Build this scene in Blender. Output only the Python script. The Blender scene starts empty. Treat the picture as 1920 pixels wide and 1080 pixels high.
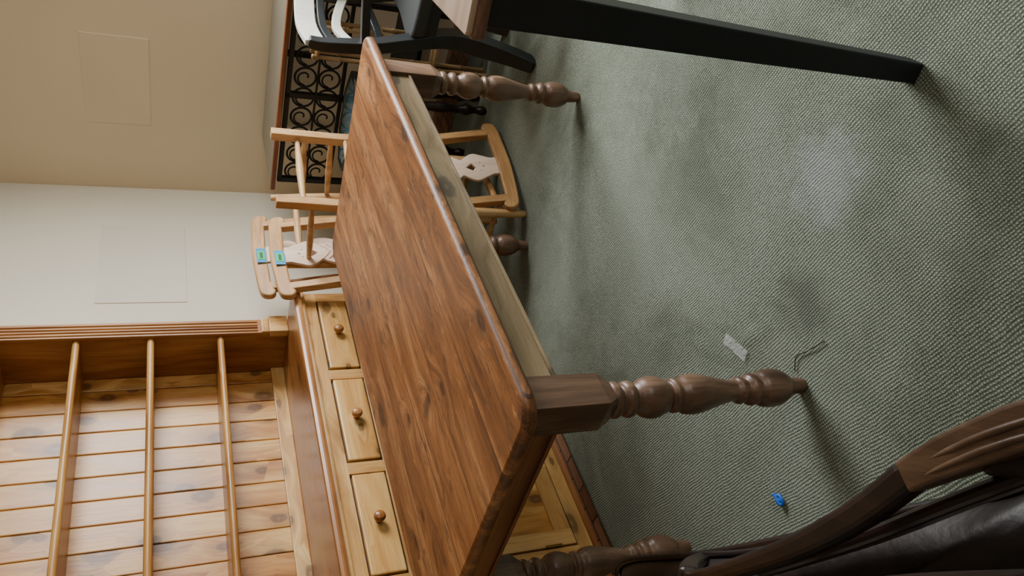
import bpy, bmesh, math, random
from mathutils import Vector, Matrix, noise
random.seed(4)
TH=.7397
ANG=math.pi/2-TH
C=bpy.context.scene.collection

# ------------------------------------------------------------------ helpers
def link(o,parent=None):
    C.objects.link(o)
    if parent is not None: o.parent=parent
    return o
def empty(name,loc=(0,0,0),rot=(0,0,0)):
    e=bpy.data.objects.new(name,None); e.empty_display_size=.1
    e.location=loc; e.rotation_euler=rot
    return link(e)
def room(s,m,z=0):
    c,sn=math.cos(ANG),math.sin(ANG)
    return (s*c-m*sn, s*sn+m*c, z)
def setmat(o,mat):
    if mat: o.data.materials.append(mat)
def box(name,x0,x1,y0,y1,z0,z1,mat,parent=None,bev=.003,loc=None,rot=None):
    cx,cy,cz=(x0+x1)/2,(y0+y1)/2,(z0+z1)/2
    me=bpy.data.meshes.new(name); bm=bmesh.new()
    bmesh.ops.create_cube(bm,size=1)
    for v in bm.verts: v.co=Vector((v.co.x*(x1-x0),v.co.y*(y1-y0),v.co.z*(z1-z0)))
    if bev>0:
        bmesh.ops.bevel(bm,geom=bm.edges[:],offset=min(bev,.45*min(x1-x0,y1-y0,z1-z0)),segments=2,profile=.6,affect='EDGES')
    bm.to_mesh(me); bm.free()
    o=bpy.data.objects.new(name,me); o.location=(cx,cy,cz)
    if rot: o.rotation_euler=rot
    setmat(o,mat); return link(o,parent)
def meshobj(name,verts,faces,mat,parent=None,smooth=False):
    me=bpy.data.meshes.new(name); me.from_pydata(verts,[],faces); me.update()
    if smooth:
        for p in me.polygons: p.use_smooth=True
    o=bpy.data.objects.new(name,me); setmat(o,mat); return link(o,parent)
def lathe(name,prof,mat,parent=None,loc=(0,0,0),rot=(0,0,0),seg=28):
    vs=[];fs=[]
    for z,r in prof:
        for i in range(seg):
            a=2*math.pi*i/seg; vs.append((r*math.cos(a),r*math.sin(a),z))
    for j in range(len(prof)-1):
        for i in range(seg):
            k=(i+1)%seg; fs.append((j*seg+i,j*seg+k,(j+1)*seg+k,(j+1)*seg+i))
    fs.append(tuple(reversed(range(seg)))); n=len(prof)-1
    fs.append(tuple(n*seg+i for i in range(seg)))
    o=meshobj(name,vs,fs,mat,parent,True); o.location=loc; o.rotation_euler=rot
    return o
def smoothprof(pts,sub=5):
    out=[]
    n=len(pts)
    for i in range(n-1):
        p0=pts[max(0,i-1)];p1=pts[i];p2=pts[i+1];p3=pts[min(n-1,i+2)]
        for k in range(sub):
            t=k/sub
            f=lambda a,b,c,d:.5*((2*b)+(-a+c)*t+(2*a-5*b+4*c-d)*t*t+(-a+3*b-3*c+d)*t**3)
            out.append((p1[0]+(p2[0]-p1[0])*t,max(.004,f(p0[1],p1[1],p2[1],p3[1]))))
    out.append(pts[-1]); return out
def tube(name,pts,r,mat,parent=None,smooth=True,rad=None,res=4,cyclic=False):
    cu=bpy.data.curves.new(name,'CURVE'); cu.dimensions='3D'; cu.bevel_depth=r; cu.bevel_resolution=res; cu.use_fill_caps=True
    if smooth:
        sp=cu.splines.new('BEZIER'); sp.bezier_points.add(len(pts)-1)
        for i,p in enumerate(pts):
            b=sp.bezier_points[i]; b.co=p; b.handle_left_type=b.handle_right_type='AUTO'
            if rad: b.radius=rad[i]
    else:
        sp=cu.splines.new('POLY'); sp.points.add(len(pts)-1)
        for i,p in enumerate(pts):
            sp.points[i].co=(*p,1)
            if rad: sp.points[i].radius=rad[i]
    sp.use_cyclic_u=cyclic
    o=bpy.data.objects.new(name,cu); cu.materials.append(mat); return link(o,parent)
def sweep(name,pts,w,d,mat,parent=None,side=(1,0,0),bev=.003):
    vs=[];fs=[];n=len(pts); S0=Vector(side)
    P=[Vector(p) for p in pts]
    def at(q,i):
        if isinstance(q,(list,tuple)):
            t=i/(n-1)*(len(q)-1); k=min(int(t),len(q)-2); return q[k]+(q[k+1]-q[k])*(t-k)
        return q
    for i in range(n):
        t=(P[min(n-1,i+1)]-P[max(0,i-1)]).normalized()
        sd=(S0-t*S0.dot(t)).normalized(); nn=t.cross(sd)
        wi=at(w,i); di=at(d,i)
        for a,b in ((-1,-1),(1,-1),(1,1),(-1,1)): vs.append(P[i]+sd*a*wi/2+nn*b*di/2)
    for i in range(n-1):
        for k in range(4):
            l=(k+1)%4; fs.append((i*4+k,i*4+l,(i+1)*4+l,(i+1)*4+k))
    fs.append((3,2,1,0)); m=(n-1)*4; fs.append((m,m+1,m+2,m+3))
    o=meshobj(name,vs,fs,mat,parent)
    if bev:
        b=o.modifiers.new('b','BEVEL'); b.width=bev; b.segments=3; b.limit_method='ANGLE'; b.angle_limit=.8
    return o
def flat(name,outlines,thick,mat,parent=None,loc=(0,0,0),rot=(0,0,0),bev=.003):
    cu=bpy.data.curves.new(name,'CURVE'); cu.dimensions='2D'; cu.fill_mode='BOTH'; cu.extrude=thick/2-bev; cu.bevel_depth=bev; cu.bevel_resolution=2
    for ol in outlines:
        sp=cu.splines.new('POLY'); sp.points.add(len(ol)-1)
        for i,p in enumerate(ol): sp.points[i].co=(p[0],p[1],0,1)
        sp.use_cyclic_u=True
    cu.materials.append(mat)
    o=bpy.data.objects.new(name,cu); o.location=loc; o.rotation_euler=rot; return link(o,parent)
def crs(pts,sub=6,closed=True):
    out=[];n=len(pts)
    for i in range(n if closed else n-1):
        g=lambda j:Vector(pts[j%n]) if closed else Vector(pts[max(0,min(n-1,j))])
        a,b,c,d=g(i-1),g(i),g(i+1),g(i+2)
        for k in range(sub):
            t=k/sub; out.append(tuple(.5*((2*b)+(-a+c)*t+(2*a-5*b+4*c-d)*t*t+(-a+3*b-3*c+d)*t**3)))
    return out

# ------------------------------------------------------------------ materials
def newmat(name,rough=.5,spec=.5):
    m=bpy.data.materials.new(name); m.use_nodes=True
    nt=m.node_tree; b=nt.nodes['Principled BSDF']; b.inputs['Roughness'].default_value=rough
    b.inputs['Specular IOR Level'].default_value=spec
    return m,nt,b
def N(nt,t,**kw):
    n=nt.nodes.new(t)
    for k,v in kw.items():
        if k in n.inputs: n.inputs[k].default_value=v
        else: setattr(n,k,v)
    return n
def ramp(nt,fac,stops):
    r=nt.nodes.new('ShaderNodeValToRGB'); e=r.color_ramp.elements
    while len(e)<len(stops): e.new(.5)
    for i,(p,c) in enumerate(stops): e[i].position=p; e[i].color=(*c,1)
    nt.links.new(fac,r.inputs[0]); return r.outputs[0]
def mix(nt,mode,fac,a,b):
    m=nt.nodes.new('ShaderNodeMix'); m.data_type='RGBA'; m.blend_type=mode
    for sock,v in ((m.inputs[0],fac),(m.inputs[6],a),(m.inputs[7],b)):
        if hasattr(v,'is_output'): nt.links.new(v,sock)
        elif isinstance(v,(int,float)): sock.default_value=v
        else: sock.default_value=(*v,1)
    return m.outputs[2]
def math_(nt,op,a,b=None):
    m=nt.nodes.new('ShaderNodeMath'); m.operation=op
    for i,v in enumerate((a,b)):
        if v is None: continue
        if isinstance(v,(int,float)): m.inputs[i].default_value=v
        else: nt.links.new(v,m.inputs[i])
    return m.outputs[0]
def srgb(*c): return tuple(((x/255)/12.92 if x/255<=.04045 else ((x/255+.055)/1.055)**2.4) for x in c)
def wood(name,dark,mid,light,axis=0,rough=.4,freq=12,knots=.0,planks=None,contrast=.6,coat=0,bump=.15,knotscale=(2.0,6.0),cross=None,vary=.7,wear=None,kd=1.0):
    m,nt,b=newmat(name,rough)
    if cross is None: cross={0:2,1:0,2:0}[axis]
    tc=N(nt,'ShaderNodeTexCoord'); oi=N(nt,'ShaderNodeObjectInfo')
    vec=tc.outputs['Object']
    off=N(nt,'ShaderNodeVectorMath',operation='ADD'); nt.links.new(vec,off.inputs[0])
    sc=N(nt,'ShaderNodeVectorMath',operation='SCALE'); cmb=N(nt,'ShaderNodeCombineXYZ')
    for i in range(3): nt.links.new(oi.outputs['Random'],cmb.inputs[i])
    nt.links.new(cmb.outputs[0],sc.inputs[0]); sc.inputs['Scale'].default_value=17.3
    nt.links.new(sc.outputs[0],off.inputs[1]); vec2=off.outputs[0]
    seam=None; prand=None
    if planks:
        pa,pw=planks
        sep=N(nt,'ShaderNodeSeparateXYZ'); nt.links.new(vec,sep.inputs[0])
        q=math_(nt,'DIVIDE',sep.outputs[pa],pw); fl=math_(nt,'FLOOR',q); fr=math_(nt,'FRACT',q)
        wn=N(nt,'ShaderNodeTexWhiteNoise',noise_dimensions='1D'); nt.links.new(fl,wn.inputs['W']); prand=wn.outputs['Value']
        add=N(nt,'ShaderNodeVectorMath',operation='ADD'); nt.links.new(vec2,add.inputs[0])
        sc2=N(nt,'ShaderNodeVectorMath',operation='SCALE'); nt.links.new(wn.outputs['Color'],sc2.inputs[0]); sc2.inputs['Scale'].default_value=9
        nt.links.new(sc2.outputs[0],add.inputs[1]); vec2=add.outputs[0]
        d=math_(nt,'ABSOLUTE',math_(nt,'SUBTRACT',fr,.5)); seam=math_(nt,'GREATER_THAN',d,.5-.0012/pw)
    kk=None; vgrain=vec2
    if knots>0:
        sx=N(nt,'ShaderNodeSeparateXYZ'); nt.links.new(vec2,sx.inputs[0])
        cx=N(nt,'ShaderNodeCombineXYZ')
        nt.links.new(math_(nt,'MULTIPLY',sx.outputs[axis],knotscale[0]),cx.inputs[0]); nt.links.new(math_(nt,'MULTIPLY',sx.outputs[cross],knotscale[1]),cx.inputs[1])
        vo=N(nt,'ShaderNodeTexVoronoi',Scale=1.0); vo.voronoi_dimensions='2D'; nt.links.new(cx.outputs[0],vo.inputs['Vector'])
        sepc=N(nt,'ShaderNodeSeparateColor'); nt.links.new(vo.outputs['Color'],sepc.inputs[0])
        keep=math_(nt,'LESS_THAN',sepc.outputs[0],knots)
        kn=N(nt,'ShaderNodeTexNoise',Scale=60.0,Detail=2.0); nt.links.new(vec2,kn.inputs['Vector'])
        dd=math_(nt,'MULTIPLY',vo.outputs['Distance'],math_(nt,'MULTIPLY',math_(nt,'ADD',math_(nt,'MULTIPLY',sepc.outputs[1],1.1),.65),1/kd))
        dd=math_(nt,'ADD',dd,math_(nt,'MULTIPLY',math_(nt,'SUBTRACT',kn.outputs['Fac'],.5),.04))
        kf=ramp(nt,dd,[(.0,(.75,)*3),(.04,(1,1,1)),(.085,(.9,)*3),(.11,(.4,)*3),(.28,(0,0,0))])
        kk=math_(nt,'MULTIPLY',kf,keep)
        push=math_(nt,'MULTIPLY',math_(nt,'MULTIPLY',ramp(nt,dd,[(0,(1,)*3),(.5,(0,)*3)]),keep),.05)
        cp=N(nt,'ShaderNodeCombineXYZ'); nt.links.new(push,cp.inputs[cross])
        av=N(nt,'ShaderNodeVectorMath',operation='ADD'); nt.links.new(vec2,av.inputs[0]); nt.links.new(cp.outputs[0],av.inputs[1]); vgrain=av.outputs[0]
    def mp(al,ac):
        s=[ac]*3; s[axis]=al
        mm=N(nt,'ShaderNodeMapping'); mm.inputs['Scale'].default_value=s; nt.links.new(vgrain,mm.inputs['Vector']); return mm.outputs[0]
    n1=N(nt,'ShaderNodeTexNoise',Scale=1.0,Detail=5.0,Roughness=.6,Distortion=.8); nt.links.new(mp(freq*.12,freq),n1.inputs['Vector'])
    col=ramp(nt,n1.outputs['Fac'],[(.5-.2,dark),(.5,mid),(.5+.18,light)])
    n2=N(nt,'ShaderNodeTexNoise',Scale=1.0,Detail=3.0,Roughness=.7,Distortion=.2); nt.links.new(mp(freq*.5,freq*11),n2.inputs['Vector'])
    fine=ramp(nt,n2.outputs['Fac'],[(.3,(1-.45*contrast,)*3),(.58,(1,1,1))])
    col=mix(nt,'MULTIPLY',.8,col,fine)
    if prand is not None:
        pr=ramp(nt,prand,[(0,(.80,.77,.74)),(1,(1.0,1,1))]); col=mix(nt,'MULTIPLY',.8,col,pr)
    rr=ramp(nt,oi.outputs['Random'],[(0,(.76,.68,.57)),(.5,(.93,.90,.84)),(1,(1,1,1))]); col=mix(nt,'MULTIPLY',vary,col,rr)
    if wear:
        nw=N(nt,'ShaderNodeTexNoise',Scale=1.0,Detail=8.0,Roughness=.75,Distortion=.8); nt.links.new(mp(8.0,28),nw.inputs['Vector'])
        wf=ramp(nt,nw.outputs['Fac'],[(.40,(1,)*3),(.50,(.0,)*3)])
        nb=N(nt,'ShaderNodeTexNoise',Scale=3.5,Detail=4.0); nt.links.new(vec,nb.inputs['Vector'])
        bf=ramp(nt,nb.outputs['Fac'],[(.40,(1,)*3),(.6,(.25,)*3)])
        col=mix(nt,'MIX',math_(nt,'MULTIPLY',math_(nt,'MULTIPLY',wf,bf),.85),col,wear)
        ns=N(nt,'ShaderNodeTexNoise',Scale=1.0,Detail=5.0,Roughness=.75); nt.links.new(mp(20,60),ns.inputs['Vector'])
        sf=ramp(nt,ns.outputs['Fac'],[(.60,(0,)*3),(.72,(.45,)*3)])
        col=mix(nt,'MIX',sf,col,tuple(min(1,x*1.6) for x in light))
    if kk is not None: col=mix(nt,'MIX',math_(nt,'MULTIPLY',kk,.85),col,tuple(x*.28 for x in dark))
    if seam is not None: col=mix(nt,'MIX',math_(nt,'MULTIPLY',seam,.8),col,tuple(x*.25 for x in dark))
    nt.links.new(col,b.inputs['Base Color'])
    rn=math_(nt,'ADD',math_(nt,'MULTIPLY',n1.outputs['Fac'],.25),rough-.12); nt.links.new(rn,b.inputs['Roughness'])
    bp=N(nt,'ShaderNodeBump',Strength=bump,Distance=.002); nt.links.new(n2.outputs['Fac'],bp.inputs['Height']); nt.links.new(bp.outputs[0],b.inputs['Normal'])
    if coat: b.inputs['Coat Weight'].default_value=coat; b.inputs['Coat Roughness'].default_value=.2
    return m
def plain(name,c,rough=.5,metal=0,noise_=0.0,scale=20,bump=0):
    m,nt,b=newmat(name,rough); b.inputs['Metallic'].default_value=metal
    tc=N(nt,'ShaderNodeTexCoord'); n=N(nt,'ShaderNodeTexNoise',Scale=float(scale),Detail=4.0); nt.links.new(tc.outputs['Object'],n.inputs['Vector'])
    col=ramp(nt,n.outputs['Fac'],[(.3,tuple(x*(1-noise_) for x in c)),(.7,tuple(min(1,x*(1+noise_*.5)) for x in c))]); nt.links.new(col,b.inputs['Base Color'])
    if bump:
        bp=N(nt,'ShaderNodeBump',Strength=bump,Distance=.002); nt.links.new(n.outputs['Fac'],bp.inputs['Height']); nt.links.new(bp.outputs[0],b.inputs['Normal'])
    return m

PINE=(srgb(164,114,56),srgb(206,160,94),srgb(228,190,126))
pineX=wood('pine_x',*PINE,axis=0,knots=.5,rough=.38,knotscale=(5,11),kd=1.4)
pineZ=wood('pine_z',*PINE,axis=2,knots=.0,rough=.38)
pineTrim=wood('pine_trim',srgb(124,74,36),srgb(174,120,66),srgb(204,156,96),axis=2,rough=.35)
pineDrawer=wood('pine_drawer',srgb(172,116,54),srgb(214,166,96),srgb(234,198,130),axis=0,knots=.5,freq=9,rough=.35,knotscale=(7,14),vary=.3,kd=1.7)
boardZ=wood('pine_boards',srgb(150,90,36),srgb(202,146,74),srgb(230,188,118),axis=2,knots=.62,freq=11,rough=.33,knotscale=(5.3,8.6),vary=1.0,kd=2.1,contrast=.8)
shelfX=wood('pine_shelf',srgb(130,84,36),srgb(178,128,66),srgb(208,162,94),axis=0,knots=.3,rough=.35,cross=1)
counterM=wood('pine_counter',srgb(118,70,34),srgb(160,106,58),srgb(190,136,84),axis=0,knots=.3,rough=.3,freq=8,cross=1)
tableTop=wood('table_top_wood',srgb(102,60,28),srgb(154,98,52),srgb(190,136,86),axis=0,planks=(1,.172),knots=.22,rough=.47,freq=12,contrast=1.1,knotscale=(4.2,8),cross=1,vary=0,wear=srgb(74,48,32),bump=.4,kd=1.2)
apronM=wood('table_apron_wood',srgb(98,80,54),srgb(136,118,86),srgb(160,144,110),axis=0,knots=.75,rough=.5,freq=11,knotscale=(4,9),vary=.1,kd=1.8)
apronY=wood('table_apron_wood_y',srgb(100,60,34),srgb(136,88,52),srgb(160,112,72),axis=1,rough=.45,freq=11,cross=2)
legM=wood('table_leg_wood',srgb(66,47,36),srgb(106,80,62),srgb(140,112,90),axis=2,rough=.36,freq=14,vary=.15)
chairM=wood('chair_pine',srgb(160,116,70),srgb(202,158,104),srgb(226,190,140),axis=2,rough=.45,freq=14,vary=.5)
chairX=wood('chair_pine_x',srgb(160,116,70),srgb(202,158,104),srgb(226,190,140),axis=0,rough=.45,freq=14,vary=.5)
splatM=wood('chair_splat',srgb(204,172,148),srgb(228,204,182),srgb(240,222,204),axis=1,rough=.5,freq=8,contrast=.3,vary=.2)
blackM=plain('black_paint',srgb(24,30,32),.4,noise_=.3,scale=9)
deskLeg=plain('desk_leg_paint',srgb(21,24,30),.5,noise_=.3,scale=14)
deskTop=wood('desk_top_wood',srgb(158,130,108),srgb(190,164,142),srgb(208,186,166),axis=0,rough=.4,freq=8,contrast=.3,cross=1)
deskEdge=wood('desk_edge_wood',srgb(50,30,22),srgb(96,60,46),srgb(146,110,92),axis=0,rough=.45,freq=34)
darkWood=wood('dark_wood',srgb(15,8,6),srgb(32,18,13),srgb(52,32,24),axis=1,rough=.36,freq=14,coat=.1)
midWood=wood('worn_walnut',srgb(58,40,30),srgb(98,74,56),srgb(136,112,92),axis=1,rough=.4,freq=16)
leather=plain('dark_leather',srgb(26,17,15),.42,noise_=.35,scale=50,bump=.5)
iron=plain('black_iron',srgb(22,24,25),.5,metal=.3)
ivory=plain('ivory_fabric',srgb(190,190,178),.7,noise_=.05)
bamboo=wood('bamboo',srgb(130,102,66),srgb(166,138,96),srgb(190,164,120),axis=2,rough=.4)
knobM=wood('knob_wood',srgb(108,62,28),srgb(152,96,48),srgb(186,130,74),axis=0,rough=.28)
tapeBlue=plain('tape_blue',srgb(50,150,200),.6)
tapeGreen=plain('tag_green',srgb(70,200,120),.6)
inkM=plain('tag_ink',srgb(20,70,60),.6)
brass=plain('brass',srgb(150,120,60),.35,metal=.9)
clearTape=plain('packing_tape',srgb(196,202,200),.15); clearTape.node_tree.nodes['Principled BSDF'].inputs['Alpha'].default_value=.5
groove=plain('dark_groove',srgb(56,30,14),.7)

def plaster(name,c):
    m,nt,b=newmat(name,.75,.3)
    tc=N(nt,'ShaderNodeTexCoord'); n=N(nt,'ShaderNodeTexNoise',Scale=1.2,Detail=3.0); nt.links.new(tc.outputs['Object'],n.inputs['Vector'])
    col=ramp(nt,n.outputs['Fac'],[(.3,tuple(x*.93 for x in c)),(.7,c)])
    nt.links.new(col,b.inputs['Base Color'])
    n2=N(nt,'ShaderNodeTexNoise',Scale=140.0,Detail=3.0); nt.links.new(tc.outputs['Object'],n2.inputs['Vector'])
    bp=N(nt,'ShaderNodeBump',Strength=.08,Distance=.002); nt.links.new(n2.outputs['Fac'],bp.inputs['Height']); nt.links.new(bp.outputs[0],b.inputs['Normal'])
    return m
wallA=plaster('plaster_cream',srgb(226,220,202))
wallA2=plaster('plaster_patch',srgb(222,217,200))
wallB=plaster('plaster_tan',srgb(228,212,182))
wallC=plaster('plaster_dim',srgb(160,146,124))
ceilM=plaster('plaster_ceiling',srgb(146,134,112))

pm,nt,b=newmat('parquet',.35)
tc=N(nt,'ShaderNodeTexCoord'); br=N(nt,'ShaderNodeTexBrick'); br.inputs['Scale'].default_value=4.0
br.inputs['Color1'].default_value=(*srgb(122,82,56),1);br.inputs['Color2'].default_value=(*srgb(170,124,90),1);br.inputs['Mortar'].default_value=(*srgb(40,24,16),1)
br.inputs['Mortar Size'].default_value=.012; nt.links.new(tc.outputs['Object'],br.inputs['Vector'])
nn_=N(nt,'ShaderNodeTexNoise',Scale=30.0,Detail=4.0); nt.links.new(tc.outputs['Object'],nn_.inputs['Vector'])
nt.links.new(mix(nt,'MULTIPLY',.6,br.outputs['Color'],ramp(nt,nn_.outputs['Fac'],[(.3,(.6,.6,.6)),(.7,(1,1,1))])),b.inputs['Base Color'])

# carpet
cm,nt,b=newmat('carpet_loop',.95,.1)
tc=N(nt,'ShaderNodeTexCoord')
mp=N(nt,'ShaderNodeMapping'); mp.inputs['Rotation'].default_value=(0,0,math.radians(12)); nt.links.new(tc.outputs['Object'],mp.inputs['Vector'])
nd=N(nt,'ShaderNodeTexNoise',Scale=5.0,Detail=3.0); nt.links.new(mp.outputs[0],nd.inputs['Vector'])
dsc=N(nt,'ShaderNodeVectorMath',operation='SCALE'); dsc.inputs['Scale'].default_value=.03; nt.links.new(nd.outputs['Color'],dsc.inputs[0])
vadd=N(nt,'ShaderNodeVectorMath',operation='ADD'); nt.links.new(mp.outputs[0],vadd.inputs[0]); nt.links.new(dsc.outputs[0],vadd.inputs[1])
w1=N(nt,'ShaderNodeTexWave',Scale=44.0,Distortion=1.6,Detail=2.0); w1.bands_direction='X'; w1.inputs['Detail Scale'].default_value=2; nt.links.new(vadd.outputs[0],w1.inputs['Vector'])
w2=N(nt,'ShaderNodeTexWave',Scale=52.0,Distortion=2.5,Detail=2.0); w2.bands_direction='Y'; nt.links.new(vadd.outputs[0],w2.inputs['Vector'])
nf=N(nt,'ShaderNodeTexNoise',Scale=260.0,Detail=3.0,Roughness=.7); nt.links.new(tc.outputs['Object'],nf.inputs['Vector'])
h=math_(nt,'ADD',math_(nt,'MULTIPLY',math_(nt,'MULTIPLY',w1.outputs['Fac'],math_(nt,'ADD',math_(nt,'MULTIPLY',w2.outputs['Fac'],.7),.3)),.5),math_(nt,'MULTIPLY',nf.outputs['Fac'],.85))
base=ramp(nt,h,[(.25,srgb(64,73,65)),(.6,srgb(122,132,118)),(.95,srgb(186,193,176))])
nl=N(nt,'ShaderNodeTexNoise',Scale=1.9,Detail=7.0,Roughness=.68,Distortion=.4); nt.links.new(tc.outputs['Object'],nl.inputs['Vector'])
soil=ramp(nt,nl.outputs['Fac'],[(.38,(.55,.56,.51)),(.49,(.84,.85,.81)),(.60,(1,1,1))])
col=mix(nt,'MULTIPLY',.75,base,soil)
nw=N(nt,'ShaderNodeTexNoise',Scale=2.6,Detail=5.0); nt.links.new(tc.outputs['Object'],nw.inputs['Vector'])
wf=ramp(nt,nw.outputs['Fac'],[(.60,(0,0,0)),(.76,(.25,.25,.25))])
col=mix(nt,'MIX',wf,col,srgb(156,162,154))
def stain_glare(col,s,m,r,c,amt,sq=1.0):
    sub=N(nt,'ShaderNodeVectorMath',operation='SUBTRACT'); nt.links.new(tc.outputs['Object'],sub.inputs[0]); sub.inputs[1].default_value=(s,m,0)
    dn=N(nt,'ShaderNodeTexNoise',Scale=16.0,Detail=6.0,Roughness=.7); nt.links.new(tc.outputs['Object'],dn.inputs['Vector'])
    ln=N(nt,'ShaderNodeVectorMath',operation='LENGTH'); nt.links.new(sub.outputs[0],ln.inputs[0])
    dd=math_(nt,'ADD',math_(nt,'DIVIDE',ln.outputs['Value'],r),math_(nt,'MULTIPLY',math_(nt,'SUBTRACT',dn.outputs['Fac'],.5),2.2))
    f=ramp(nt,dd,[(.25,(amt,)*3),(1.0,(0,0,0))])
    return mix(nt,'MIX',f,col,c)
col=stain_glare(col,1.09,.675,.13,srgb(176,182,188),.38)  # worn whitish patch, with floor glare painted into the carpet colour
col=stain_glare(col,.95,.93,.10,srgb(64,68,60),.45)
col=stain_glare(col,.70,.60,.09,srgb(76,80,70),.35)
col=stain_glare(col,.83,.42,.05,srgb(66,70,62),.4)
col=stain_glare(col,1.75,.80,.25,srgb(66,72,64),.35)
col=stain_glare(col,1.45,.95,.2,srgb(66,72,64),.3)
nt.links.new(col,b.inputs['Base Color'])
bp=N(nt,'ShaderNodeBump',Strength=1.0,Distance=.003); nt.links.new(h,bp.inputs['Height']); nt.links.new(bp.outputs[0],b.inputs['Normal'])
b.inputs['Sheen Weight'].default_value=.1
carpetM=cm

# ------------------------------------------------------------------ room shell
S0,S1,M0,M1,H=-2.3,3.62,-3.0,2.58,2.6
R=(0,0,ANG)
def rbox(name,a,b_,c,d,e,f,mat,bev=0):
    o=box(name,a,b_,c,d,e,f,mat,None,bev)
    o.location=room((a+b_)/2,(c+d)/2,(e+f)/2); o.rotation_euler=R
    return o
rbox('floor',S0-.1,S1+.1,M0-.1,M1+.1,-.11,-.01,pm)
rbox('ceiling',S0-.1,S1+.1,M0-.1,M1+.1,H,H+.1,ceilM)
rbox('wall_back',S0,S1+.1,M1,M1+.1,-.01,H,wallA)
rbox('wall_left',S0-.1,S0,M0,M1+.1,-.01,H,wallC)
def wallwin(name,along,a0,a1,p0,p1,w0,w1,z0,z1,mat):
    vs=[];fs=[]
    def addb(x0,x1,zz0,zz1):
        i=len(vs)
        for y in (p0,p1):
            for x,z in ((x0,zz0),(x1,zz0),(x1,zz1),(x0,zz1)):
                vs.append(room(y,x,z) if along=='m' else room(x,y,z))
        for f in ((0,1,2,3),(7,6,5,4),(0,4,5,1),(1,5,6,2),(2,6,7,3),(3,7,4,0)): fs.append(tuple(i+k for k in f))
    addb(a0,w0,-.01,H);addb(w1,a1,-.01,H);addb(w0,w1,-.01,z0);addb(w0,w1,z1,H)
    return meshobj(name,vs,fs,mat)
wallwin('wall_right','m',M0,M1,S1,S1+.1,-.75,.85,1.0,2.3,wallB)
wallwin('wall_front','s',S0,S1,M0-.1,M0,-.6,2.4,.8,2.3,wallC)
frameM=plain('window_paint',srgb(225,222,214),.4)
def winframe(name,along,p,w0,w1,z0,z1):
    e=empty(name,(0,0,0),R)
    t=.05
    def bb(n,a0,a1,zz0,zz1):
        if along=='m': box(n,p,p+.06,a0,a1,zz0,zz1,frameM,e)
        else: box(n,a0,a1,p,p+.06,zz0,zz1,frameM,e)
    bb('sill',w0,w1,z0,z0+t);bb('head',w0,w1,z1-t,z1);bb('jamb_1',w0,w0+t,z0+t,z1-t);bb('jamb_2',w1-t,w1,z0+t,z1-t)
    c=(w0+w1)/2; bb('mullion',c-.025,c+.025,z0+t,z1-t)
winframe('window_1','m',S1+.02,-.75,.85,1.0,2.3)
winframe('added_window_front','s',M0-.08,-.6,2.4,.8,2.3)  # unseen window behind the camera, added to go with the front fill
rbox('trim_1',2.75,3.3,2.576,2.582,1.25,1.62,wallA2,.001)
rbox('trim_2',3.617,3.625,1.75,2.2,1.40,1.68,wallB,.001)
rbox('baseboard_back',2.35,3.6,2.56,2.58,-.01,.12,frameM,.004)

RIDGES=((2.95,1.45,.1,1,.5,.024,.035),(2.6,1.05,.5,1,.35,.014,.025),(1.18,1.25,1,-.35,.12,.014,.012),(1.02,1.1,.4,1,.06,.010,.01),(2.3,.45,.3,1,.3,.008,.03),(2.7,.6,.2,1,.5,.012,.04),(1.5,.35,1,.4,.5,.005,.05),(1.9,.75,1,.15,.35,.006,.03))
def carpet_z(s,m):
    z=.003*noise.noise(Vector((s*1.6,m*1.6,0)))
    z+=.004*max(0,noise.noise(Vector((s*4,m*2.2,5))))
    for (cs,cmm,dx,dy,L,amp,wd) in RIDGES:
        n=math.hypot(dx,dy);ux,uy=dx/n,dy/n
        a=(s-cs)*ux+(m-cmm)*uy;b_=-(s-cs)*uy+(m-cmm)*ux
        z+=amp*math.exp(-(a/L)**2)*math.exp(-(b_/wd)**2)
    return z+.001
def grid(name,s0,s1,m0,m1,step,mat):
    ns=int((s1-s0)/step)+1;nm=int((m1-m0)/step)+1
    vs=[];fs=[]
    for i in range(ns):
        for j in range(nm):
            s=s0+(s1-s0)*i/(ns-1);m=m0+(m1-m0)*j/(nm-1)
            mm=m
            if j==nm-1: mm=m+.012*noise.noise(Vector((s*5,0,3)))
            ss=s
            if i==ns-1: ss=s+.03*noise.noise(Vector((m*3,0,8)))
            vs.append((ss,mm,carpet_z(s,m)))
    for i in range(ns-1):
        for j in range(nm-1): fs.append((i*nm+j,(i+1)*nm+j,(i+1)*nm+j+1,i*nm+j+1))
    o=meshobj(name,vs,fs,mat,None,True); o.rotation_euler=R
    md=o.modifiers.new('t','SOLIDIFY'); md.thickness=.008; md.offset=-1
    return o
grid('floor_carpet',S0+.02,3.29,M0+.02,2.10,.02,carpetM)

# ------------------------------------------------------------------ dining table
TT=.7134
T=empty('dining_table',(-.2186,1.1933,0),(0,0,math.pi/2-TT))
L,W=1.572,.858
def rrect(x0,x1,y0,y1,r,seg=8):
    out=[]
    for cx,cy,a0 in ((x1-r,y1-r,0),(x0+r,y1-r,90),(x0+r,y0+r,180),(x1-r,y0+r,270)):
        for k in range(seg+1):
            a=math.radians(a0+90*k/seg); out.append((cx+r*math.cos(a),cy+r*math.sin(a)))
    return out
flat('top',[rrect(0.009,L-.009,0.009,W-.009,.045)],.03,tableTop,T,(0,0,.745),bev=.011)
o_=.058
bw=.082
box('apron_front',o_+bw-.01,L-o_-bw+.01,o_+.012,o_+.034,.625,.731,apronM,T,.002)
box('apron_back',o_+bw-.01,L-o_-bw+.01,W-o_-.034,W-o_-.012,.625,.731,apronM,T,.002)
box('apron_left',o_+.012,o_+.034,o_+bw-.01,W-o_-bw+.01,.625,.731,apronY,T,.002)
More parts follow.
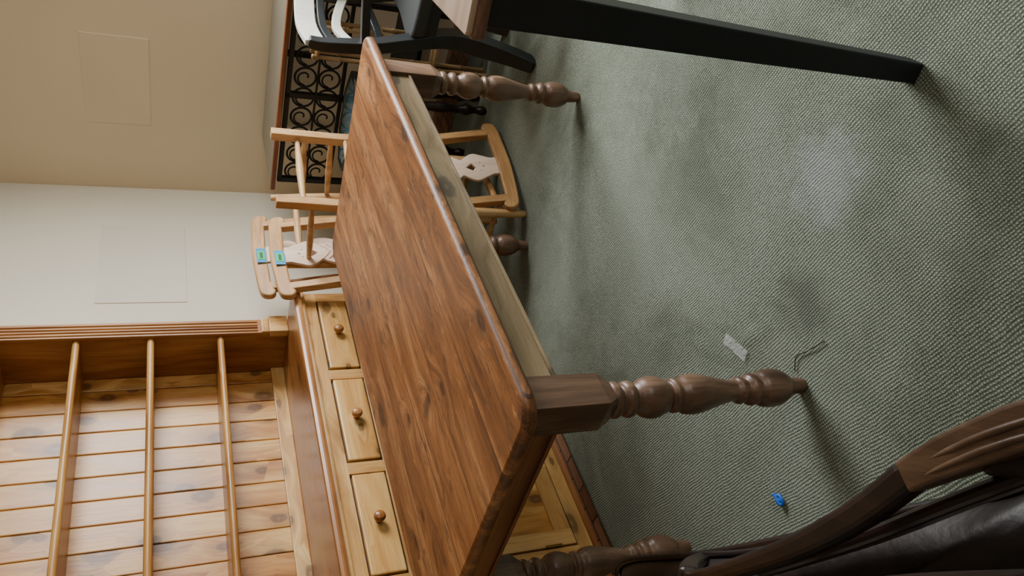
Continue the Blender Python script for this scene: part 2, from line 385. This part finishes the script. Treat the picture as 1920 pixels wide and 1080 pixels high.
box('apron_right',L-o_-.034,L-o_-.012,o_+bw-.01,W-o_-bw+.01,.625,.731,apronY,T,.002)
box('apron_bead',o_+.004,o_+.014,o_+bw-.01,W-o_-bw+.01,.632,.640,apronY,T,.002)
box('apron_bead_front',o_+bw-.01,L-o_-bw+.01,o_+.006,o_+.014,.628,.636,apronM,T,.002)
prof=smoothprof([(0,.016),(.012,.018),(.045,.022),(.055,.030),(.075,.040),(.10,.043),(.125,.040),(.14,.030),(.146,.034),(.156,.036),(.164,.032),(.170,.024),(.18,.029),(.19,.030),(.198,.024),(.205,.023),(.235,.028),(.27,.036),(.305,.043),(.335,.041),(.352,.032),(.358,.036),(.366,.036),(.372,.028),(.385,.036),(.41,.044),(.435,.041),(.452,.030),(.458,.026),(.466,.036),(.476,.038),(.484,.034),(.490,.026),(.497,.034),(.505,.038),(.515,.036)],4)
def tleg(i,cx,cy):
    lathe('leg_turning_%d'%i,prof,legM,T,(cx,cy,0))
    hb=bw/2
    lv=[(.505,hb*.62,.5),(.545,hb,.96),(.73,hb,1)]
    me=bpy.data.meshes.new('leg_block_%d'%i); bm=bmesh.new()
    rings=[]
    for z,r,k in lv:
        ring=[]
        for a,b_ in ((1,k),(k,1),(-k,1),(-1,k),(-1,-k),(-k,-1),(k,-1),(1,-k)):
            ring.append(bm.verts.new((cx+a*r,cy+b_*r,z)))
        rings.append(ring)
    for q in range(len(rings)-1):
        for k in range(8): bm.faces.new((rings[q][k],rings[q][(k+1)%8],rings[q+1][(k+1)%8],rings[q+1][k]))
    bm.faces.new(list(reversed(rings[0])))
    bmesh.ops.remove_doubles(bm,verts=bm.verts[:],dist=.0002)
    bmesh.ops.recalc_face_normals(bm,faces=bm.faces[:])
    bm.to_mesh(me);bm.free()
    o=bpy.data.objects.new('leg_block_%d'%i,me);setmat(o,legM);link(o,T)
d=o_+bw/2
for i,(cx,cy) in enumerate(((d,d),(L-d,d),(L-d,W-d),(d,W-d)),1): tleg(i,cx,cy)

# ------------------------------------------------------------------ pine dresser
D=empty('pine_dresser',(0,0,0),R)
ds0,ds1=.22,2.30
mf=2.12
box('countertop',ds0-.03,ds1+.03,mf-.03,2.57,.852,.882,counterM,D,.012)
box('counter_moulding',ds0-.01,ds1+.012,mf-.012,2.56,.838,.852,pineX,D,.005)
box('top_rail',ds0,ds1,mf,mf+.025,.795,.838,pineX,D,.002)
box('mid_rail',ds0,ds1,mf,mf+.025,.625,.675,pineX,D,.002)
box('side_right',ds1-.022,ds1,mf+.025,2.56,0,.838,pineZ,D,.002)
box('side_left',ds0,ds0+.022,mf+.025,2.56,0,.838,pineZ,D,.002)
box('carcass_back',ds0+.02,ds1-.02,2.545,2.56,.06,.838,pineX,D,0)
box('carcass_inner',ds0+.02,ds1-.02,mf+.05,mf+.06,.08,.838,groove,D,0)
edges=[(1.89,2.25),(1.48,1.84),(1.07,1.43),(.66,1.02),(.27,.61)]
for i,(a,b_) in enumerate(edges,1):
    box('drawer_front_%d'%i,a+.004,b_-.004,mf-.006,mf+.02,.681,.789,pineDrawer,D,.005)
    box('drawer_shadow_%d'%i,a-.003,b_+.003,mf+.012,mf+.03,.674,.796,groove,D,0)
    kp=smoothprof([(0,.011),(.008,.009),(.014,.010),(.02,.017),(.030,.019),(.038,.014),(.041,.004)],4)
    lathe('knob_%d'%i,kp,knobM,D,((a+b_)/2,mf-.003,.735),(math.pi/2,0,0))
xs=[ds1]+[x for e in edges for x in (e[1],e[0])]+[ds0]
for i in range(0,len(xs),2):
    box('stile_%d'%(i//2),xs[i+1]+.003,xs[i]-.0005 if i==0 else xs[i]-.003,mf,mf+.025,.675,.795,pineZ,D,.001)
for i in range(0,len(xs),2):
    box('lower_stile_%d'%(i//2),xs[i+1]+.003,xs[i]-.0005 if i==0 else xs[i]-.003,mf,mf+.025,.10,.625,pineZ,D,.001)
box('bottom_rail',ds0,ds1,mf,mf+.025,.05,.10,pineX,D,.002)
for i,(a,b_) in enumerate(edges,1):
    a+=.004;b_-=.004
    box('door_stile_a_%d'%i,a,a+.055,mf-.003,mf+.018,.105,.620,pineZ,D,.002)
    box('door_stile_b_%d'%i,b_-.055,b_,mf-.003,mf+.018,.105,.620,pineZ,D,.002)
    box('door_rail_a_%d'%i,a+.055,b_-.055,mf-.002,mf+.018,.105,.165,pineX,D,.002)
    box('door_rail_b_%d'%i,a+.055,b_-.055,mf-.002,mf+.018,.56,.620,pineX,D,.002)
    box('door_panel_%d'%i,a+.05,b_-.05,mf+.010,mf+.018,.16,.565,boardZ,D,.001)
    box('hinge_%d'%i,a-.004,a+.004,mf-.008,mf-.002,.16,.22,brass,D,.001)
    lathe('door_knob_%d'%i,kp,knobM,D,(b_-.028,mf-.003,.40),(math.pi/2,0,0))
box('plinth',ds0+.02,ds1-.02,mf+.06,mf+.08,-.01,.06,counterM,D,.001)
for i,x in enumerate((ds0+.06,ds1-.06)):
    for j,y in enumerate((mf+.05,2.5)):
        box('foot_%d_%d'%(i,j),x-.04,x+.04,y-.03,y+.03,-.01,.06,pineZ,D,.004)
rf,rb=2.30,2.55
ztop=2.02
box('rack_side_right',2.275,2.335,rf+.012,rb,.882,ztop,pineTrim,D,.002)
box('rack_side_left',ds0-.01,ds0+.03,rf+.012,rb,.882,ztop,pineTrim,D,.002)
for sx,nm in ((2.268,'right'),(ds0-.02,'left')):
    box('rack_stile_%s'%nm,sx,sx+.075,rf,rf+.014,.98,ztop,pineTrim,D,.002)
    for k in range(4):
        tube('rack_reed_%s_%d'%(nm,k),[(sx+.014+.0155*k,rf,1.0),(sx+.014+.0155*k,rf,ztop)],.006,pineTrim,D,False)
    box('rack_block_%s'%nm,sx-.006,sx+.081,rf-.014,rf+.02,.882,.955,pineZ,D,.004)
    box('rack_block_cap_%s'%nm,sx-.002,sx+.077,rf-.008,rf+.02,.955,.985,pineZ,D,.006)
x=ds0+.03;i=0
while x<2.275:
    x2=min(x+.098,2.275)
    box('back_board_%d'%i,x+.0015,x2-.0015,rb-.012,rb,.9,ztop,boardZ,D,.004); x=x2;i+=1
box('rack_backing',ds0,2.3,rb,rb+.006,.9,ztop,groove,D,0)
box('rack_bottom_rail',ds0+.03,2.275,rb-.03,rb-.013,.882,.935,pineX,D,.003)
for i,z in enumerate((1.14,1.39,1.64,1.90)):
    box('shelf_%d'%i,ds0+.03,2.275,rf+.03,rb-.012,z-.011,z+.011,shelfX,D,.001)
    tube('shelf_nosing_%d'%i,[(ds0+.03,rf+.028,z),(2.275,rf+.028,z)],.0125,shelfX,D,False)
box('rack_top',ds0-.03,2.36,rf-.03,2.57,ztop,ztop+.03,pineX,D,.006)
box('rack_cornice',ds0-.06,2.39,rf-.06,2.57,ztop+.03,ztop+.08,pineX,D,.02)

# ------------------------------------------------------------------ pine kitchen chairs
HC=.945
def pine_chair(loc,rot,tag=None):
    E=empty('pine_chair',loc,rot)
    for sx in (-1,1):
        sweep('rear_post_%d'%sx,[(sx*.182,.205,0),(sx*.184,.18,.25),(sx*.185,.17,.45),(sx*.188,.185,.65),(sx*.192,.225,.90)],.036,[.038,.038,.040,.036,.030],chairM,E)
        lp=smoothprof([(0,.013),(.03,.015),(.15,.019),(.30,.020),(.36,.016),(.375,.021),(.39,.017),(.43,.019)],3)
        lathe('front_leg_%d'%sx,lp,chairM,E,(sx*.185,-.165,0))
        for z in (.13,.235):
            tube('side_stretcher_%d_%d'%(sx,int(z*100)),[(sx*.184,-.165,z),(sx*.184,0,z),(sx*.183,.19,z)],.012,chairX,E,rad=[.75,1.15,.75])
    for z in (.10,.29):
        tube('front_stretcher_%d'%int(z*100),[(-.18,-.165,z),(0,-.165,z),(.18,-.165,z)],.013,chairX,E,rad=[.75,1.2,.75])
        tube('rear_stretcher_%d'%int(z*100),[(-.18,.185,z),(0,.185,z),(.18,.185,z)],.013,chairX,E,rad=[.75,1.2,.75])
    so=crs([(-.205,-.19),(0,-.205),(.205,-.19),(.21,0),(.20,.18),(0,.19),(-.20,.18),(-.21,0)],6)
    flat('seat',[so],.028,chairX,E,(0,0,.444),bev=.008)
    box('seat_rail',-.17,.17,-.16,-.14,.385,.43,chairX,E,.002)
    cr=crs([(-.24,-.020),(-.234,.008),(-.20,.020),(-.1,.028),(0,.032),(.1,.028),(.20,.020),(.234,.008),(.24,-.020),(.222,-.032),(.19,-.018),(.10,-.014),(0,-.010),(-.10,-.014),(-.19,-.018),(-.222,-.032)],5)
    flat('crest_rail',[cr],.03,chairX,E,(0,.226,.912),(math.pi/2-.12,0,0),bev=.007)
    box('back_rail',-.18,.18,.162,.18,.50,.53,chairX,E,.003)
    half=[(.030,0),(.036,.03),(.054,.075),(.074,.13),(.072,.18),(.054,.215),(.042,.235),(.062,.262),(.074,.29),(.060,.325),(.044,.36),(.038,.39)]
    ol=crs([(x,y) for x,y in half]+[(-x,y) for x,y in reversed(half)],3)
    def dm(cx,cy,a,b): return [(cx+a*math.cos(t),cy+b*math.sin(t)) for t in [k*math.pi/4 for k in range(8)]]
    dia=[(0,.27+.03),(.012,.285),(.024,.276),(.014,.262),(0,.245),(-.014,.262),(-.024,.276),(-.012,.285)]
    flat('splat',[ol,dia,dm(0,.325,.006,.008),dm(.022,.312,.005,.006),dm(-.022,.312,.005,.006),dm(.0,.155,.007,.016)],.014,splatM,E,(0,.176,.515),(math.pi/2-.12,0,0),bev=.003)
    for k in range(6):
        for sx in (-1,1):
            y0=.585+.026*k
            yy=lambda z:.168+.12*(z-.515)
            tube('splat_carving_%d_%d'%(k,sx),[(0,yy(y0),y0),(sx*.022,yy(y0+.016),y0+.016),(sx*.046,yy(y0+.036),y0+.036)],.003,splatM,E)
    if tag is not None:
        box('blue_tape',-.035,.05,0,.002,-.014,.024,tapeBlue,E,0).location=(tag,.205,.918)
        box('green_tag',-.028,.022,0,.002,-.01,.018,tapeGreen,E,0).location=(tag,.2035,.918)
        for q in range(4):
            box('tag_ink_%d'%q,0,.004,0,.001,0,.012,inkM,E,0).location=(tag-.015+q*.009,.2015,.918)
    return E
pine_chair(room(2.47,1.845,0),(0,0,ANG),-.03)
pine_chair(room(2.61,1.97,.05),(0,0,ANG-.06),-.02)
c=pine_chair(room(2.60,1.90,HC-.005),(0,0,0))
c.rotation_euler=(Matrix.Rotation(math.radians(37),3,'Z')@Matrix.Rotation(math.radians(-5),3,'X')@Matrix.Rotation(math.radians(180),3,'X')@Matrix.Rotation(math.radians(-1.5),3,'Y')).to_euler()

# ------------------------------------------------------------------ near desk
a_=-.60
K=empty('black_desk',(.362,1.035,0),(0,0,a_))
DX,DY=.75,1.0
flat('top',[rrect(.003,DX,.003,DY,.006,3)],.010,deskTop,K,(0,0,.925),bev=.002)
flat('top_edge',[rrect(0,DX+.003,0,DY+.003,.008,3)],.020,deskEdge,K,(0,0,.911),bev=.003)
box('apron_front',.02,DX-.02,.014,.032,.82,.901,deskLeg,K,.002)
box('apron_side',.014,.032,.02,DY-.02,.82,.901,deskLeg,K,.002)
for i,(x,y) in enumerate(((0.046,.042),(DX-.05,.05),(DX-.05,DY-.05),(.05,DY-.05))):
    sx=1 if x<.3 else -1; sy=1 if y<.3 else -1
    sweep('leg_%d'%i,[(x,y,.901),(x-.004*sx,y-.004*sy,.4),(x-.006*sx,y-.006*sy,0)],[.062,.050,.040],[.062,.050,.040],deskLeg,K,bev=.003)

# ------------------------------------------------------------------ black bentwood chair beyond the desk
B=empty('black_armchair',(0,0,0))
def btube(n,p,w,dd,mat=blackM,side=(.66,-.75,0)):
    q=crs(p,6,False)+[p[-1]]
    return sweep(n,q,w,dd,mat,B,side,.004)
bd=Vector((.74,.67,0))
lp_=[(.88,2.73,0),(.925,2.765,.13),(.965,2.80,.32),(.935,2.80,.48),(.90,2.80,.634),(.885,2.80,.80),(.89,2.80,.86)]
btube('back_post_left',lp_,[.05,.07,.05,.045,.035],[.055,.06,.05,.04,.035])
btube('back_post_right',[tuple(Vector(p)+bd*.37-(Vector((.06,.02,0)) if p[2]<.2 else Vector((0,0,0)))) for p in lp_],[.05,.07,.05,.045,.035],[.055,.06,.05,.04,.035])
fd=Vector((.66,-.75,0))*.42
for sx,o2 in (('left',0),('right',.40)):
    b0=Vector((.95,2.79,0))+bd*o2
    btube('seat_rail_%s'%sx,[tuple(b0+Vector((0,0,.42))),tuple(b0+fd*.5+Vector((0,0,.42))),tuple(b0+fd+Vector((0,0,.42)))],.03,.05,side=(.74,.67,0))
    btube('front_leg_%s'%sx,[tuple(b0+fd+Vector((0,0,.43))),tuple(b0+fd*1.08+Vector((0,0,.2))),tuple(b0+fd*1.2)],[.045,.03],[.045,.03],side=(.74,.67,0))
    btube('arm_%s'%sx,[tuple(b0*1+Vector((-.05,0,.66))),tuple(b0+fd*.5+Vector((0,0,.68))),tuple(b0+fd*.9+Vector((0,0,.64))),tuple(b0+fd+Vector((0,0,.43)))],.035,.03,side=(.74,.67,0))
b0=Vector((.95,2.79,0))
pts=[b0,b0+bd*.40,b0+bd*.43+fd,b0-bd*.03+fd]
seatM=plain('seat_fabric_dark',srgb(46,50,50),.8)
flat('seat_pad',[crs([(p.x,p.y) for p in [pts[0],(pts[0]+pts[1])/2,pts[1],(pts[1]+pts[2])/2,pts[2],(pts[2]+pts[3])/2,pts[3],(pts[3]+pts[0])/2]],4)],.05,seatM,B,(0,0,.465),bev=.015)
p0=Vector((.885,2.80,.835))
btube('crest',[tuple(p0),tuple(p0+bd*.19+Vector((-.02,.03,.01))),tuple(p0+bd*.38)],.022,.075,ivory)
p0.z=.775
btube('crest_rail_low',[tuple(p0),tuple(p0+bd*.19+Vector((-.02,.03,.01))),tuple(p0+bd*.38+Vector((0,0,0)))],.03,.03)
p0.z=.68
btube('mid_slat',[tuple(p0),tuple(p0+bd*.19+Vector((-.02,.03,.05))),tuple(p0+bd*.38)],.02,.035,ivory)
p0.z=.60
btube('low_slat',[tuple(p0),tuple(p0+bd*.19+Vector((-.02,.03,-.03))),tuple(p0+bd*.38)],.02,.03)

# ------------------------------------------------------------------ console with iron scroll work in the far corner
G=empty('iron_console_table',(0,0,0),R)
grayTop=plain('console_grey_top',srgb(118,115,104),.25,noise_=.1,scale=5)
rust=wood('console_edge_wood',srgb(92,48,26),srgb(130,74,43),srgb(158,98,60),axis=1,rough=.4)
box('top',3.14,3.60,.75,2.20,.868,.88,grayTop,G,.002)
box('top_edge',3.115,3.142,.75,2.20,.862,.882,rust,G,.004)
box('frame_rail_top',3.15,3.17,.78,2.17,.83,.85,iron,G,.002)
box('frame_rail_low',3.15,3.17,.78,2.17,.60,.615,iron,G,.002)
box('frame_rail_mid',3.15,3.17,.78,2.17,.715,.722,iron,G,.002)
box('under_shelf',3.15,3.57,.80,2.15,.28,.30,iron,G,.002)
for i,y in enumerate((.79,1.25,1.70,2.15)):
    box('leg_%d'%i,3.15,3.175,y,y+.025,-.01,.85,iron,G,.002)
    box('rear_leg_%d'%i,3.55,3.575,y,y+.025,-.01,.87,iron,G,.002)
k=0;y=.84
while y<2.14:
    for z in (.668,.772):
        tube('scroll_%d'%k,[(3.16,y+.045*math.cos(a),z+.045*math.sin(a)) for a in [q*math.pi/8 for q in range(16)]],.005,iron,G,True,cyclic=True,res=2)
        tube('scroll_in_%d'%k,[(3.16,y+(.04-.005*q)*math.cos(q*.8),z+(.04-.005*q)*math.sin(q*.8)) for q in range(7)],.004,iron,G,True,res=2)
        k+=1
    y+=.098
Bm=empty('bamboo_stand',(0,0,0),R)
for i,(s,m) in enumerate(((3.03,1.46),(3.03,1.33),(3.085,1.46),(3.085,1.33))):
    pr=[]
    z=0
    while z<.86:
        pr+= [(z,.009),(z+.005,.012),(z+.01,.009)]; z+=.11
    lathe('pole_%d'%i,pr,bamboo,Bm,(s,m,0),seg=12)
for i,z in enumerate((.25,.50,.75)):
    box('shelf_%d'%i,3.02,3.095,1.32,1.47,z,z+.012,bamboo,Bm,.003)
O=empty('glass_side_table',room(2.985,1.73,0),R)
gm=plain('smoked_glass',srgb(70,98,108),.08)
oc=[(.11*math.cos(math.radians(22.5+45*k)),.22*math.sin(math.radians(22.5+45*k))) for k in range(8)]
oc2=[(x*1.08,y*1.08) for x,y in oc]
flat('glass',[oc],.012,gm,O,(0,0,.60),bev=.002)
flat('rim',[oc2,oc],.03,blackM,O,(0,0,.595),bev=.004)
lp=smoothprof([(0,.015),(.03,.022),(.06,.014),(.10,.026),(.14,.014),(.22,.024),(.30,.018),(.36,.026),(.45,.016),(.59,.02)],4)
for i,(x,y) in enumerate(((-.06,-.15),(.06,-.15),(.06,.15),(-.06,.15))): lathe('leg_%d'%i,lp,darkWood,O,(x,y,0))

# ------------------------------------------------------------------ dark carved armchair in the foreground
A=empty('carved_armchair',(0,0,0))
def asw(n,p,w,dd,mat=darkWood,side=(0,0,1),bv=.010):
    q=crs(p,6,False)+[p[-1]]
    return sweep(n,q,w,dd,mat,A,side,bv)
asw('arm_rail',[(-.46,.99,.575),(-.42,.90,.595),(-.335,.745,.60),(-.262,.64,.60),(-.20,.57,.60)],.032,[.022,.028,.034,.036])
asw('arm_front',[(-.205,.575,.60),(-.177,.53,.603),(-.145,.475,.605),(-.12,.425,.60),(-.108,.37,.585),(-.105,.33,.56)],[.032,.042,.044,.040,.036],[.034,.042,.044,.040,.034],midWood,bv=.014)
for k,dx in enumerate((-.010,.004)):
    tube('arm_carving_%d'%k,[(-.192+dx,.555,.617),(-.168+dx,.515,.623),(-.14+dx,.465,.6255),(-.120+dx,.42,.6195),(-.112+dx,.375,.606)],.0035,midWood,A,rad=[.3,1,1.2,1,.4])
asw('arm_post',[(-.16,.47,.60),(-.175,.50,.55),(-.19,.52,.46),(-.18,.50,.25),(-.20,.48,0)],.042,.042,side=(1,0,0))
asw('arm_apron',[(-.41,.86,.54),(-.31,.68,.545),(-.23,.55,.55),(-.17,.45,.55)],.05,.018)
asw('rear_post',[(-.46,.99,.58),(-.49,1.10,.46),(-.50,1.12,.2),(-.52,1.18,0)],.035,.035,side=(1,0,0))
asw('front_leg_left',[(-.82,.55,.44),(-.84,.52,.2),(-.82,.5,0)],.045,.045,side=(1,0,0))
asw('rear_leg_left',[(-.92,1.05,.44),(-.94,1.08,.2),(-.95,1.1,0)],.04,.04,side=(1,0,0))
asw('seat_frame_side',[(-.57,1.32,.44),(-.44,1.0,.44),(-.22,.52,.44)],.05,.03)
asw('seat_frame_front',[(-.22,.52,.44),(-.50,.46,.44),(-.84,.53,.44)],.05,.03)
asw('seat_frame_left',[(-.84,.53,.44),(-.90,.80,.44),(-.92,1.08,.44)],.05,.03)
asw('seat_frame_rear',[(-.92,1.08,.44),(-.75,1.25,.44),(-.57,1.32,.44)],.05,.03)
so=crs([(-.195,.48),(-.235,.56),(-.285,.68),(-.42,.95),(-.50,1.17),(-.585,1.38),(-.66,1.33),(-.90,1.10),(-.90,.75),(-.85,.50),(-.5,.42),(-.22,.43)],6)
vs=[];fs=[];cx_,cy_=-.58,.85
rings=8
for k in range(rings+1):
    t=k/rings
    for (x,y) in so:
        z=.455+.06*math.sqrt(max(0,1-t**5))+.012*noise.noise(Vector((x*9,y*9,t)))*(1-t)
        vs.append((cx_+(x-cx_)*t,cy_+(y-cy_)*t,z))
n=len(so)
for k in range(rings):
    for i in range(n):
        j=(i+1)%n; fs.append((k*n+i,k*n+j,(k+1)*n+j,(k+1)*n+i))
meshobj('leather_seat',vs,fs,leather,A,True)
tube('seat_piping',[(x,y,.462) for x,y in so],.007,leather,A,True,cyclic=True)
asw('back_rail',[(-.60,1.12,.60),(-.50,.92,.64),(-.40,.72,.66),(-.32,.56,.665),(-.26,.40,.66)],[.03,.05,.06,.055],[.03,.035,.04,.04])
asw('back_rail_inner',[(-.64,1.0,.60),(-.54,.80,.63),(-.45,.62,.645),(-.37,.46,.65),(-.33,.34,.64)],[.025,.035,.04,.04],[.025,.03,.03,.03],darkWood)
for k in range(5):
    t=k/4
    x=-.56+.24*t;y=1.02-.52*t
    tube('back_spindle_%d'%k,[(x,y,.50),(x-.004,y,.56),(x,y,.64)],.010,darkWood,A,rad=[.8,1.5,.8])

# ------------------------------------------------------------------ small things on the carpet
vs=[];fs=[]
nx,ny=18,6
for i in range(nx):
    for j in range(ny):
        x=-.045+.09*i/(nx-1);y=-.015+.03*j/(ny-1)
        vs.append((x+.003*noise.noise(Vector((y*60,0,1))),y+.004*noise.noise(Vector((x*40,2,0))),.003+.004*abs(noise.noise(Vector((x*70,y*90,4))))))
for i in range(nx-1):
    for j in range(ny-1): fs.append((i*ny+j,(i+1)*ny+j,(i+1)*ny+j+1,i*ny+j+1))
t=meshobj('packing_tape_strip',vs,fs,clearTape); t.location=(-.155,1.552,.004); t.rotation_euler=(0,0,ANG+.25)
bl=plain('clip_blue',srgb(20,100,210),.4)
E=empty('blue_clip',(-.515,1.389,.006),(0,0,.6))
tube('clip_body',[(0,0,.006),(.010,.005,.010),(.022,0,.006),(.010,-.006,.006)],.004,bl,E,True,cyclic=True)
tube('clip_arm',[(.008,0,.006),(.03,.010,.008)],.004,bl,E,False)
thr=plain('thread_dark',srgb(48,52,44),.8)
tube('loose_thread',[(-.197,1.351,.005),(-.165,1.345,.006),(-.150,1.315,.005),(-.138,1.29,.006),(-.123,1.262,.005)],.0013,thr)

# ------------------------------------------------------------------ light
w=bpy.data.worlds.new('World'); bpy.context.scene.world=w; w.use_nodes=True
bg=w.node_tree.nodes['Background']; bg.inputs[0].default_value=(.75,.85,1,1); bg.inputs[1].default_value=1.0
def area(name,loc,target,sx,sy,power,color):
    l=bpy.data.lights.new(name,'AREA'); l.shape='RECTANGLE'; l.size=sx; l.size_y=sy; l.energy=power; l.color=color
    o=bpy.data.objects.new(name,l); o.location=loc
    o.rotation_euler=(Vector(target)-Vector(loc)).to_track_quat('-Z','Y').to_euler(); link(o)
area('window_light_right',room(S1-.03,.05,1.65),room(0,.3,.6),1.4,1.1,185,(.99,.985,.98))
area('fill_light_front',room(1.2,M0+.03,1.6),room(1.4,2.5,.95),2.2,1.3,42,(1.0,.965,.91))  # added fill from behind the camera, brightens the dresser front

# ------------------------------------------------------------------ camera
f,p,r,hc=1436.945,.4203,-.0089,1.3228
F=Vector((0,math.cos(p),-math.sin(p))); Rv=Vector((1,0,0)); Dv=Vector((0,-math.sin(p),-math.cos(p)))
eu=Rv*math.cos(r)-Dv*math.sin(r); ev=Rv*math.sin(r)+Dv*math.cos(r)
cam=bpy.data.cameras.new('camera'); cam.sensor_width=36; cam.lens=f/1920*36; cam.clip_start=.02
co=bpy.data.objects.new('camera',cam); link(co)
Z=-F
M=Matrix(((ev.x,eu.x,Z.x,0),(ev.y,eu.y,Z.y,0),(ev.z,eu.z,Z.z,hc),(0,0,0,1)))
co.matrix_world=M
bpy.context.scene.camera=co
